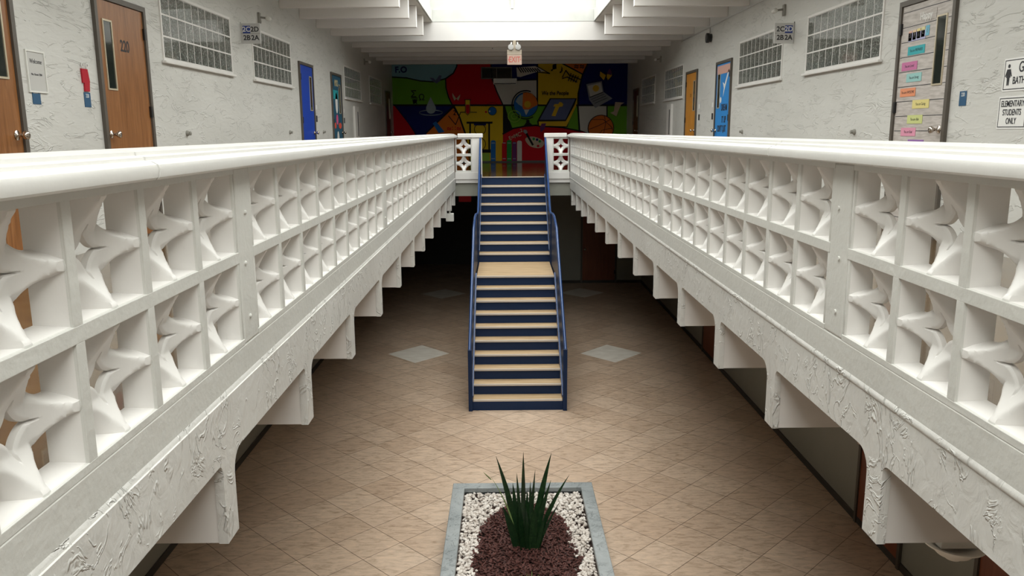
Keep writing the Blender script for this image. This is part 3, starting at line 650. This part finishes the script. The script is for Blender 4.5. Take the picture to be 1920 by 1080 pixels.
# wall spot fixtures
def spot(mw, label, flip=1):
    s = tag(empty('wall_fixture', mw), label, 'fixture', 'small grey wall fixtures')
    obj('backplate', bx(-.035, .035, -.07, .07, 0, .03, bev=.004), M['green_grey'], s)
    obj('arm', tube(B(), [(0, .01, .02), (flip * .0, .0, .09), (0, -.01, .13)], .014, 8), M['green_grey'], s)
    obj('housing', lathe(B(), [(.02, -.05), (.03, -.045), (.03, .045), (.024, .05)], (0, -.01, .14), 'x', 14), M['white_plastic'], s, smooth=True, autos=.8)
spot(frameL(11.5, 2.47), 'small grey fixture above the near hanging sign on the left wall')
spot(frameL(19.9, 2.58), 'small grey fixture above the farther windows on the left wall')
spot(frameR(11.0, 2.47), 'small grey fixture above the near hanging sign on the right wall')
spot(frameR(19.5, 2.57), 'small grey fixture above the farther windows on the right wall')
# fire alarm
s = tag(empty('fire_alarm', frameR(14.9, 2.54)), 'red fire strobe beside a black round horn on the right wall', 'alarm')
obj('strobe', bx(-.13, -.05, -.06, .04, 0, .05, bev=.005), colr('alarm_red', (.45, .01, .01), .4), s)
obj('horn', lathe(B(), [(.07, 0), (.07, .03), (.085, .05), (.085, .09), (.05, .095)], (.05, 0, 0), 'z', 20), M['black'], s, smooth=True, autos=.6)
tag(obj('conduit', tube(B(), [(XR - .018, 8, 2.735), (XR - .018, 17.2, 2.735)], .012, 8), M['sign_grey'], smooth=True), 'thin grey conduit running under the roof joists on the right wall', 'pipe')
tag(obj('conduit', tube(B(), [(XR - .018, 14.9, 2.72), (XR - .018, 14.9, 2.60)], .009, 8), M['sign_grey'], smooth=True), 'short grey conduit dropping to the fire alarm', 'pipe')
# door stops on walls
for mw, lb in ((frameL(8.66, .93), 'small round wall bumper left wall below the nearest window'), (frameL(12.79, .935), 'small round wall bumper left of the blue door'), (frameL(15.15, .94), 'small round wall bumper between the blue and teal doors'),
               (frameR(8.59, .905), 'small round wall bumper right wall below the nearest window'), (frameR(12.67, .905), 'small round wall bumper right of the sky blue door')):
    o = tag(obj('wall_bumper', lathe(B(), [(.03, 0), (.03, .012), (.018, .03), (.022, .045), (.012, .05)], (0, 0, 0), 'z', 16), M['green_grey'], smooth=True, autos=.8), lb, 'door stop', 'wall bumpers'); o.matrix_world = mw
# slotted white panels near the far windows
for mw, lb in ((frameL(18.45, 1.02), 'white wall panel with dark slot below the third left window'), (frameR(18.2, 1.02), 'white wall panel with dark slot below the third right window')):
    s = tag(empty('wall_panel', mw), lb, 'panel'); obj('housing', bx(-.24, .24, -.26, .48, 0, .05, bev=.008), M['white'], s); obj('slot', bx(.05, .12, -.18, .36, .05, .053), M['ink'], s)

# ---- door decorations
def cut(mw, pts_or_box, m, label, cat='decoration', txt=None, tm=None, tsize=.05, tsx=.8, group=None, th=.002):
    s = tag(empty('paper_cutout', mw), label, cat, group)
    w, h = pts_or_box
    obj('paper', bx(-w / 2, w / 2, -h / 2, h / 2, 0, th), m, s)
    if txt: text(txt, tsize, tm or M['ink'], s, 'lettering', 0, 0, th + .0003, tsx, ext=.0004, shear=.15)
    return s
def onR(yc, a, b, c=.0155): return frameR(yc, 0) @ Matrix.Translation((a, b, c))
def onL(yc, a, b, c=.0155): return frameL(yc, 0) @ Matrix.Translation((a, b, c))
# plank-print lines on the right paper door
bm = B()
for i in range(15):
    y = .12 + i * .132
    for (a0_, a1_) in (((-.42, .18), (.36, .42)) if 1.29 < y < 1.88 else ((-.42, .42),)): box(bm, a0_, a1_, y, y + .006, .0142, .0148)
obj('plank_line', bm, M['ink'], bpy.data.objects['door_6'])
STR = [(-.14, 1.55, .30, (.42, .42, .62), 'AMAZING', 'lilac'), (-.13, 1.435, .30, (.03, .38, .42), 'You are PREPARED', 'teal'), (-.23, 1.31, .28, (.55, .16, .34), 'You are Loved', 'magenta'), (-.13, 1.21, .27, (.30, .55, .53), 'You are Strong', 'pale turquoise'),
       (-.22, 1.09, .28, (.75, .28, .14), 'You are AWESOME', 'orange'), (.03, .985, .29, (.72, .62, .24), 'You are Caring', 'yellow'), (-.05, .86, .27, (.58, .62, .25), 'You are Able', 'lime'), (-.15, .755, .27, (.72, .30, .42), 'You are Kind', 'pink'), (.0, .655, .28, (.30, .14, .42), 'You are Smart', 'purple')]
for a, b, w, col, tx, cn in STR:
    b = .80 + (b - .655) * 1.055
    cut(onR(7.27, a, b), (w, .075), colr('card_' + cn.replace(' ', '_'), col), cn + ' word strip taped on the plank-print door', 'paper strip', tx, None, .035, .8, 'word strips on the plank-print door')
s = cut(onR(7.27, .0, 1.90), (.34, .085), M['plank'], 'white letter cutouts across the top of the plank-print door', 'lettering'); text('Happy', .09, M['paper'], s, 'lettering', 0, 0, .003, .9, bold=.001)
for i, (c_, col) in enumerate(zip('SMILE', ((.75, .45, .35), (.75, .55, .35), (.75, .62, .25), (.7, .65, .35), (.15, .45, .6)))):
    cut(onR(7.27, -.26 + i * .075, 1.755 + i * .004), (.06, .085), colr('letter_card_%d' % i, col), ('peach', 'tan', 'gold', 'straw', 'blue')[i] + ' letter card in the row near the top of the plank-print door', 'paper card', c_, colr('letter_grey', (.20, .18, .18)), .055, .8, 'letter cards')
# sky blue door
cut(onR(13.86, .0, 1.93), (.80, .14), colr('pink_border', (.62, .36, .30)), 'pinkish border strip across the top of the sky blue door', 'paper strip')
s = tag(empty('paper_cutout', onR(13.86, .18, 1.72)), 'white paper rocket shape on the sky blue door', 'decoration')
obj('paper', flat(B(), [(.2, .2), (.13, .12), (-.08, -.13), (-.16, -.24), (-.12, -.1), (-.2, .0), (-.08, -.04), (.1, .17)], 0, .002), M['paper'], s)
for b, tx, lb in ((1.28, 'TO ALL', 'upper'), (1.08, 'THE', 'middle'), (.88, 'OUR GO', 'lower')):
    pass
for b, tx, w, lb in ((1.30, 'DREAM', .5, 'upper'), (1.10, 'IT UP', .42, 'middle'), (.95, "DON'T QUIT", .74, 'lower')):
    s = tag(empty('paper_letters', onR(13.86, .12 if w < .7 else .0, b)), lb + ' row of dark letters on the sky blue door', 'lettering'); text(tx, .15, M['ink'], s, 'lettering', 0, 0, 0, .75 if w < .7 else .62, bold=.004)
for i, (a, b) in enumerate(((-.12, 1.43), (-.02, .72), (.1, .62))): 
    tag(obj('cloud_cutout', lathe(B(), [(.05, 0), (.05, .002)], (0, 0, 0), 'z', 12), M['paper']), ('white paper cloud above the letters on the sky blue door', 'white paper cloud low on the sky blue door', 'lowest white paper cloud on the sky blue door')[i], 'decoration').matrix_world = onR(13.86, a, b)
# orange door number
text('211', .09, M['ink'], bpy.data.objects['door_8'], 'room_number', -.02, 1.60, .0145, .8)
# teal door: plain paper shapes
s = cut(onL(16.47, .0, 1.88), (.5, .15), colr('teal_band', (.03, .12, .2)), 'title strip with pale letters at the top of the teal door', 'lettering'); text('MOO', .17, colr('straw_letter', (.62, .5, .25)), s, 'lettering', -.03, 0, .003, .8, bold=.004)
cut(onL(16.47, -.12, 1.66), (.44, .17), colr('turquoise_card', (.02, .34, .38)), 'turquoise paper patch on the teal door', 'paper card')
for a, b, rx_, ry_, m, lb in ((-.06, 1.38, .11, .2, M['paper'], 'tall white oval cutout on the teal door'), (-.06, 1.06, .09, .10, colr('hot_pink', (.7, .1, .25)), 'pink oval cutout below the white oval on the teal door'), (-.26, .94, .08, .06, colr('coral', (.7, .1, .06)), 'left coral cutout on the teal door'),
                          (.2, .94, .14, .06, M['coral'], 'right coral cutout on the teal door'), (-.03, .66, .10, .17, M['white_plastic'], 'lower white oval cutout on the teal door'), (.0, .48, .08, .09, colr('salmon', (.75, .28, .16)), 'salmon oval at the bottom of the teal door')):
    bm = lathe(B(), [(1, 0), (1, .002)], (0, 0, 0), 'z', 20)
    for v_ in bm.verts: v_.co.x *= rx_; v_.co.y *= ry_
    o = tag(obj('paper_cutout', bm, m), lb, 'decoration'); o.matrix_world = onL(16.47, a, b + .12, .0155)

# ------------------------------------------------------------------ exit sign with emergency heads
s = tag(empty('exit_sign', frameE(.212, 2.43, 17.18)), 'beige exit sign with twin emergency lamps hanging from the main beam', 'sign')
obj('housing', bx(-.15, .15, .05, .15, -.06, .0, bev=.004), M['beige_plastic'], s)
obj('face', bx(-.15, .15, -.15, .048, -.06, .0, bev=.003), M['exit_face'], s)
text('EXIT', .16, M['exit_red'], s, 'lettering', 0, -.05, .001, .72, bold=.002)
for sx_ in (-1, 1): obj('arrow', flat(B(), [(sx_ * .137, -.05), (sx_ * .115, -.03), (sx_ * .115, -.07)], 0, .001), M['exit_red'], s)
obj('bracket', bx(-.03, .03, .15, .335, -.05, -.02), M['beige_plastic'], s)
for sx_ in (-1, 1):
    bm = lathe(B(), [(.018, -.05), (.03, -.03), (.055, .03), (.058, .045), (.045, .047)], (sx_ * .075, .20, .0), 'z', 18)
    h = obj('lamp_head', bm, colr('lamp_chrome', (.30, .29, .28), .3), s, smooth=True, autos=.8)
    obj('lamp_neck', tube(B(), [(sx_ * .075, .22, -.02), (sx_ * .06, .30, -.03)], .014, 8), M['white_plastic'], s)
tag(obj('ceiling_bolt', lathe(B(), [(.012, 0), (.012, .01)], (-.245, 17.315, 2.62), 'y', 8), M['ink']), 'tiny black screw on the beam left of the exit sign', 'screw')

# lamp box under left balcony, dish lamp under right balcony
s = tag(empty('emergency_lamp', loc=(-1.07, 15.46, -.69)), 'white box lamp hanging under the left balcony near the stair', 'lamp')
obj('housing', bx(-.075, .075, -.06, .06, -.075, .075, bev=.006), M['white_plastic'], s)
obj('stem', bx(-.015, .015, -.015, .015, .075, .127), M['white_plastic'], s)
s = tag(empty('dish_lamp', loc=(1.78, 2.93, -.70)), 'round white dish lamp under the right balcony beam', 'lamp')
obj('dish', lathe(B(), [(.018, -.055), (.03, -.052), (.05, -.035), (.065, -.030), (.085, -.008), (.115, .010), (.118, .018), (.105, .016), (.08, .004), (.02, -.02)], (0, 0, 0), 'z', 40), M['white_plastic'], s, smooth=True, autos=.9)
obj('housing', bx(-.075, .075, -.04, .06, .008, .135, bev=.003), M['white_plastic'], s)
s = tag(empty('exit_sign', loc=(-1.05, 21.0, -.78)), 'small red lit exit sign in the dark hall under the left balcony', 'sign')
em = mat('red_lit_sign', (.12, .0, .0), .5); em.node_tree.nodes['Principled BSDF'].inputs['Emission Color'].default_value = (1, .02, .03, 1); em.node_tree.nodes['Principled BSDF'].inputs['Emission Strength'].default_value = .03
obj('panel', bx(-.16, .16, -.02, .02, -.09, .09), em, s)
obj('hanger', bx(-.01, .01, -.01, .01, .09, .66), M['ink'], s)

# ------------------------------------------------------------------ mural on the end wall
def P(px, py, y=YE):
    a, b = px - 960, py - 540; c_, s_ = math.cos(-ROLL), math.sin(-ROLL); a, b = a * c_ - b * s_, a * s_ + b * c_
    X, u = a / F_PX, -b / F_PX; Yv, Z = math.cos(TH) + u * math.sin(TH), -math.sin(TH) + u * math.cos(TH)
    cc, ss = math.cos(YAW), math.sin(YAW); X, Yv = X * cc + Yv * ss, -X * ss + Yv * cc; t = y / Yv
    z = CAMZ + t * Z
    return (X * t, max(z, .0) )
A_ = lambda x, y: P(725 + x / 8, 115 + y / 8)
B_ = lambda x, y: P(950 + x / 7.68, 110 + y / 7.68)
C_ = lambda x, y: P(860 + x / 8, 200 + y / 8)
mu = tag(empty('mural', frameE(0, 0, YE)), 'colourful painted school mural covering the upper end wall', 'mural')
MC = {k: mat('mural_' + k, c, .7, 0, .15) for k, c in dict(sky=(.22, .42, .48), green=(.14, .34, .02), red=(.50, .004, .012), navy=(.006, .012, .12), white=(.62, .58, .52), yellow=(.72, .47, .015), orange=(.70, .17, .015),
      black=(.008, .008, .010), blue=(.02, .14, .42), grey=(.28, .28, .30), lime=(.30, .50, .06), purple=(.14, .03, .13), gold=(.70, .42, .02), skin=(.55, .42, .30), water=(.35, .42, .45), ball=(.62, .15, .02), leafg=(.02, .26, .05), slate=(.12, .14, .26)).items()}
lay = [.002]
def paintp(name, pts, m, up=.0008, parent=None):
    lay[0] += up; return obj(name, flat(B(), pts, 0, lay[0]), MC[m], parent or mu)
def line(pts, w=.035, name='outline', m='black'):
    lay[0] += .0006; bm = B(); pts = [Vector(p) for p in pts]
    for i in range(len(pts) - 1):
        d = (pts[i + 1] - pts[i]); 
        if d.length < 1e-4: continue
        d.normalize(); n = Vector((-d.y, d.x)) * w / 2; e = d * w * .3
        flat(bm, [tuple(pts[i] - n - e), tuple(pts[i + 1] - n + e), tuple(pts[i + 1] + n + e), tuple(pts[i] + n - e)], 0, lay[0])
    return obj(name, bm, MC[m], mu)
def circ(c, r, m, name='disc', seg=28, sy=1):
    return paintp(name, [(c[0] + r * math.cos(2 * math.pi * i / seg), c[1] + r * sy * math.sin(2 * math.pi * i / seg)) for i in range(seg)], m)
Q = lambda *pp: [P(*p) for p in pp]
obj('base_coat', flat(B(), [(XL + .01, 0.05), (XR - .01, .05), (XR - .01, 2.905), (XL + .01, 2.905)], 0, .002), MC['black'], mu)
TOP = 119
paintp('blue_field', [A_(0, 0), A_(1060, 0), A_(1050, 80), A_(1000, 180), A_(880, 262), A_(700, 305), A_(500, 290), A_(300, 245), A_(0, 228)], 'sky')
paintp('green_field', [A_(0, 236), A_(300, 253), A_(500, 298), A_(700, 313), A_(880, 268), A_(890, 400), A_(930, 540), A_(985, 650), A_(0, 655)], 'green')
paintp('red_field', [A_(1060, 0), A_(1560, 0), A_(1575, 240), A_(1600, 340), A_(1740, 652), A_(990, 652), A_(930, 540), A_(893, 400), A_(888, 270), A_(1005, 185), A_(1055, 80)], 'red')
paintp('navy_field', Q((920, TOP), (1007, TOP), (1007, 149), (925, 153)), 'navy')
paintp('white_field', Q((925, 154), (1006, 150), (1006, 196), (943, 196)), 'white')
paintp('yellow_field', Q((1009, TOP), (1053, TOP), (1091, 140), (1086, 160), (1083, 180), (1083, 196), (1009, 196)), 'yellow')
paintp('orange_field', Q((1056, TOP), (1101, TOP), (1092, 138)), 'orange')
paintp('navy_field', Q((1103, TOP), (1190, TOP), (1190, 196), (1085, 196), (1086, 170), (1093, 142)), 'navy')
paintp('red_field', Q((726, 199), (740, 199), (765, 231), (777, 249), (790, 303), (724, 303)), 'red')
paintp('navy_field', Q((742, 199), (848, 199), (800, 249), (798, 303), (792, 303), (779, 249), (766, 231)), 'navy')
paintp('orange_field', Q((850, 202), (861, 219), (871, 247), (880, 303), (800, 303), (800, 249)), 'orange')
paintp('yellow_field', Q((853, 199), (943, 199), (943, 303), (882, 303), (873, 247), (863, 219)), 'yellow')
paintp('green_field', Q((947, 199), (1082, 199), (1085, 230), (1085, 262), (962, 252)), 'green')
paintp('red_field', Q((943, 250), (962, 241), (985, 236.5), (1004, 235), (1022, 237), (1055, 239), (1088, 246), (1110, 253), (1138, 270), (1138, 303), (943, 303)), 'red')
paintp('white_field', Q((1085, 199), (1137, 199), (1137, 268), (1110, 252), (1088, 244)), 'white')
paintp('green_field', Q((1139, 199), (1190, 199), (1190, 303), (1139, 303)), 'green')
line([A_(1060, 0), A_(1050, 80), A_(1000, 180), A_(880, 262), A_(700, 308), A_(500, 293), A_(300, 249), A_(0, 232)])
line([A_(884, 262), A_(890, 400), A_(930, 540), A_(985, 655), A_(1090, 830), A_(1170, 1070)])
line([A_(0, 655), A_(1740, 655), P(1083, 197.5), P(1190, 197.5)])
line([A_(1560, 0), A_(1580, 260), A_(1650, 450), A_(1745, 655), C_(800, 330)])
line(Q((925, 151.5), (1007, 149.5), (1008, 120))); line(Q((1007, 150), (1007, 197)))
line(Q((1102, 119), (1092, 140), (1084, 175), (1083, 200), (1086, 246))); line(Q((1054, 119), (1092, 139)))
line(Q((1138, 198), (1138, 262))); line([A_(1000, 690), A_(600, 1070)])
line(Q((943, 251), (962, 241), (985, 236.5), (1004, 235), (1022, 237), (1055, 239), (1088, 246)), .045)
# pictures in the fields
def mtext(body, p, size, m='black', sx=1, rot=0, bold=.002, shear=0):
    lay[0] += .0005; return text(body, size, MC[m], mu, 'painted_lettering', p[0], p[1], lay[0], sx, ext=.0006, rot=rot, bold=bold, shear=shear)
mtext('F.O', A_(215, 130), .24, 'navy', 1.0, bold=.008)
paintp('bird', [A_(645, 245), A_(700, 250), A_(735, 290), A_(790, 210), A_(825, 215), A_(800, 300), A_(750, 330), A_(690, 300)], 'slate')
mtext('\u03a3', A_(405, 495), .27); line([A_(370, 550), A_(460, 550)], .02); mtext('\u03c0', A_(425, 600), .25); mtext('\u03a9', A_(525, 545), .25)
bm = B()
def ring(c, rx, ry, w, m, name='ring', a0=0, a1=360, n=40):
    pts = [(c[0] + rx * math.cos(math.radians(a0 + (a1 - a0) * i / n)), c[1] + ry * math.sin(math.radians(a0 + (a1 - a0) * i / n))) for i in range(n + 1)]; return line(pts, w, name, m)
ring(A_(665, 770), .345, .075, .03, 'water', 'ripple')
cw = A_(665, 710)
paintp('water_drop', [(cw[0] + .15 * math.cos(math.radians(a)) * (1 if a > 180 or a < 0 else (1 - .0)), cw[1] + .15 * math.sin(math.radians(a))) for a in range(160, 381, 20)] + [(cw[0] + .02, cw[1] + .30), (cw[0], cw[1] + .34), (cw[0] - .02, cw[1] + .30)], 'water')
paintp('pipette', [A_(690, 930), A_(740, 900), A_(870, 1060), A_(780, 1075)], 'blue')
line([A_(930, 820), A_(1035, 950), A_(1110, 765), A_(1180, 762)], .022); line([A_(1260, 762), A_(1350, 765)], .02); mtext('2', A_(1020, 775), .2, 'black'); mtext('\u2248\u2237\u2248', A_(1010, 1010), .2, 'red', 1.2)
for sgn in (-1, 1): paintp('butterfly_wing', [A_(1045, 560), A_(1045 + sgn * 60, 475 + (20 if sgn > 0 else 0)), A_(1045 + sgn * 55, 530), A_(1045 + sgn * 30, 590)], 'skin')
paintp('test_tube', [A_(1165, 570), A_(1265, 570), A_(1255, 600), A_(1255, 770), A_(1215, 812), A_(1175, 770), A_(1175, 600)], 'black')
paintp('test_tube', [A_(1182, 580), A_(1248, 580), A_(1246, 770), A_(1215, 800), A_(1185, 770)], 'yellow'); paintp('test_tube', [A_(1186, 650), A_(1244, 650), A_(1244, 765), A_(1215, 793), A_(1188, 765)], 'red')
circ(A_(1585, 745), .13, 'black', 'planet'); circ(A_(1585, 745), .115, 'blue', 'planet'); circ(A_(1545, 750), .025, 'white', 'planet'); circ(A_(1490, 760), .03, 'red', 'planet')
ring(A_(1585, 700), .2, .16, .01, 'black', 'orbit', 20, 160)
# hourglass
paintp('hourglass', [C_(120, 225), C_(510, 225), C_(505, 255), C_(120, 255)], 'black'); paintp('hourglass', [C_(160, 255), C_(185, 255), C_(185, 700), C_(160, 700)], 'black'); paintp('hourglass', [C_(445, 255), C_(470, 255), C_(470, 680), C_(445, 680)], 'black')
paintp('hourglass', [C_(230, 255), C_(410, 255), C_(410, 280), C_(230, 280)], 'navy')
ring(C_(320, 340), .17, .16, .018, 'black', 'hourglass_bulb'); ring(C_(320, 560), .17, .18, .018, 'black', 'hourglass_bulb')
paintp('hourglass', [C_(180, 640), C_(480, 640), C_(480, 690), C_(180, 690)], 'black')
paintp('book', [C_(180, 695), C_(465, 695), C_(465, 815), C_(180, 815)], 'lime')
for x0, x1, m, yt in ((482, 555, 'blue', 505), (562, 632, 'gold', 500), (650, 715, 'red', 540), (722, 795, 'leafg', 500), (803, 868, 'purple', 525), (876, 948, 'white', 510)):
    paintp('painted_book', [C_(x0, 815), C_(x0, yt + 15), C_((x0 * 3 + x1) / 4, yt), C_((x0 + x1 * 3) / 4, yt), C_(x1, yt + 15), C_(x1, 815)], m)
    if m != 'white' and m != 'gold':
        for yy in (540, 775): paintp('book_band', [C_(x0 + 10, yy), C_(x1 - 10, yy), C_(x1 - 10, yy + 10), C_(x0 + 10, yy + 10)], 'water')
mtext('E=MC', C_(845, 445), .17, 'skin', .9, .38, .003); mtext('2', C_(940, 358), .14, 'skin', 1, .3)
cp = C_(1140, 535)
paintp('palette', [(cp[0] + (.285 + .02 * math.sin(3 * a)) * math.cos(a), cp[1] + .165 * math.sin(a) - .06 * math.cos(a)) for a in [i * .26 for i in range(24)]], 'skin')
for x, y, m in ((1125, 485, 'leafg'), (1175, 495, 'navy'), (1215, 520, 'leafg'), (1190, 590, 'red')): circ(C_(x, y), .04, m, 'paint_blob', 12)
line([C_(1020, 410), C_(1110, 570)], .06, 'brush_handle', 'black'); paintp('brush_head', [C_(975, 345), C_(1015, 350), C_(1035, 385), C_(1005, 410), C_(970, 380)], 'grey')
# globe
gc = B_(275, 665)
ring(gc, .415, .415, .03, 'black', 'globe_arm', 70, 300); circ(gc, .37, 'black', 'globe'); circ(gc, .355, 'blue', 'globe')
paintp('continent', [B_(235, 495), B_(300, 490), B_(370, 510), B_(420, 570), B_(445, 640), B_(440, 670), B_(380, 700), B_(330, 730), B_(240, 730), B_(225, 690)], 'orange')
paintp('continent', [B_(235, 510), B_(228, 600), B_(222, 690), B_(170, 660), B_(130, 620), B_(150, 570), B_(190, 530)], 'water'); paintp('continent', [B_(250, 735), B_(325, 735), B_(300, 780), B_(280, 815), B_(262, 780)], 'white')
circ(B_(300, 660), .10, 'gold', 'continent', 20); paintp('globe_base', [B_(285, 880), B_(325, 880), B_(330, 920), B_(375, 960), B_(240, 975), B_(280, 920)], 'black')
ring(B_(110, 830), .19, .17, .025, 'lime', 'gear', 0, 360, 18); ring(B_(110, 830), .09, .08, .02, 'lime', 'gear', 0, 360, 14)
# book with cross
paintp('open_book', [B_(440, 900), B_(620, 572), B_(1005, 572), B_(870, 985), B_(450, 975)], 'black'); paintp('open_book', [B_(470, 880), B_(635, 585), B_(985, 583), B_(845, 880)], 'slate')
paintp('book_pages', [B_(460, 905), B_(850, 900), B_(990, 640), B_(1000, 680), B_(860, 975), B_(465, 965)], 'gold')
paintp('cross', [B_(645, 825), B_(700, 690), B_(670, 690), B_(690, 655), B_(740, 655), B_(760, 625), B_(790, 630), B_(815, 660), B_(800, 690), B_(755, 695), B_(700, 830)], 'gold')
paintp('bookmark', [B_(500, 935), B_(565, 930), B_(545, 1010), B_(490, 1060), B_(480, 1000)], 'purple')
mtext('We the People', B_(695, 500), .165, 'black', .80, 0, .003, .1)
# keyboard
paintp('keyboard', [B_(140, 130), B_(410, 110), B_(560, 185), B_(440, 190), B_(200, 265), B_(150, 260)], 'white')
for i in range(9): x = 165 + i * 34; line([B_(x, 130 + i * 2), B_(x + 45, 200 - i * 2)], .03, 'piano_key')
line([B_(430, 110), B_(560, 185), B_(620, 215), B_(440, 195)], .02)
mtext('\u266a', B_(785, 165), .3); mtext('\u266b', B_(675, 130), .3)
line([B_(800, 270), B_(850, 170), B_(900, 240), B_(1060, 300)], .02); line([B_(800, 290), B_(870, 265), B_(1010, 340)], .02)
for i in range(4): line([B_(885 + i * 35, 320 + i * 8), B_(925 + i * 35, 215 + i * 15)], .018, 'trumpet')
mtext('\u2248\u2248', B_(1040, 115), .25, 'black')
# butterfly, laptop, hand, basketball
for sgn, m in ((-1, 'gold'), (1, 'gold')): paintp('butterfly_wing', [B_(1425, 240), B_(1425 + sgn * 80, 190), B_(1425 + sgn * 85, 250), B_(1425 + sgn * 30, 310)], m)
paintp('butterfly_wing', [B_(1435, 220), B_(1480, 145), B_(1510, 200), B_(1500, 240)], 'purple'); line([B_(1425, 300), B_(1430, 220)], .03)
paintp('laptop', [B_(1145, 370), B_(1365, 325), B_(1390, 480), B_(1520, 575), B_(1275, 710), B_(1185, 590)], 'grey'); paintp('laptop_screen', [B_(1165, 395), B_(1350, 345), B_(1375, 480), B_(1200, 550)], 'white')
circ(B_(1280, 430), .10, 'gold', 'screen_flower', 8); line([B_(1190, 560), B_(1385, 485)], .02)
for k in range(3): line([B_(1215 + k * 22, 590 + k * 28), B_(1400 + k * 22, 510 + k * 28)], .012)
paintp('hand', [B_(1560, 625), B_(1690, 635), B_(1640, 665), B_(1600, 760), B_(1575, 830), B_(1490, 780), B_(1540, 760)], 'skin')
circ(B_(1352, 1000), .395, 'black', 'basketball'); circ(B_(1352, 1000), .375, 'ball', 'basketball')
bc = B_(1352, 1000); q = .64
for L_ in ([(-.55, -.05), (-.1, .12), (.42, .38)], [(-.40, .40), (.1, .40), (.5, .05), (.55, -.1)], [(.16, .55), (.22, .2), (.1, -.4)], [(-.2, -.5), (.05, -.1), (.55, 0)]):
    line([(bc[0] + x * q, bc[1] + y * q) for x, y in L_], .016, 'ball_seam')
# transom window and wall air conditioner over the mural
x0, z1 = P(902, 126); x1, z0 = P(960, 148)
s = struct(empty('window_10', frameE((x0 + x1) / 2, (z0 + z1) / 2, YE - .025)), 'dark two-pane window high on the end wall')
w, h = (x1 - x0) / 2, (z1 - z0) / 2; bm = B(); box(bm, -w, w, h - .03, h, -.024, .02); box(bm, -w, w, -h, -h + .03, -.024, .02); box(bm, -w, -w + .03, -h + .03, h - .03, -.024, .02); box(bm, w - .03, w, -h + .03, h - .03, -.024, .02); box(bm, -.015, .015, -h + .03, h - .03, -.024, .02)
obj('window_frame', bm, M['frame'], s); obj('window_pane', bx(-w + .03, w - .03, -h + .03, h - .03, -.020, -.01), M['dark_glass'], s)
x0, z1 = P(925, 149.5); x1, z0 = P(969, 157)
s = tag(empty('air_conditioner', frameE((x0 + x1) / 2, (z0 + z1) / 2, YE - .075)), 'white wall air conditioner below the dark window on the mural', 'air conditioner')
w, h = (x1 - x0) / 2, .085; obj('housing', bx(-w, w, -h, h, -.0, .16, bev=.02), M['white_plastic'], s); obj('louver', bx(-w + .03, w - .03, -h + .01, -h + .03, .16, .165), M['ink'], s)
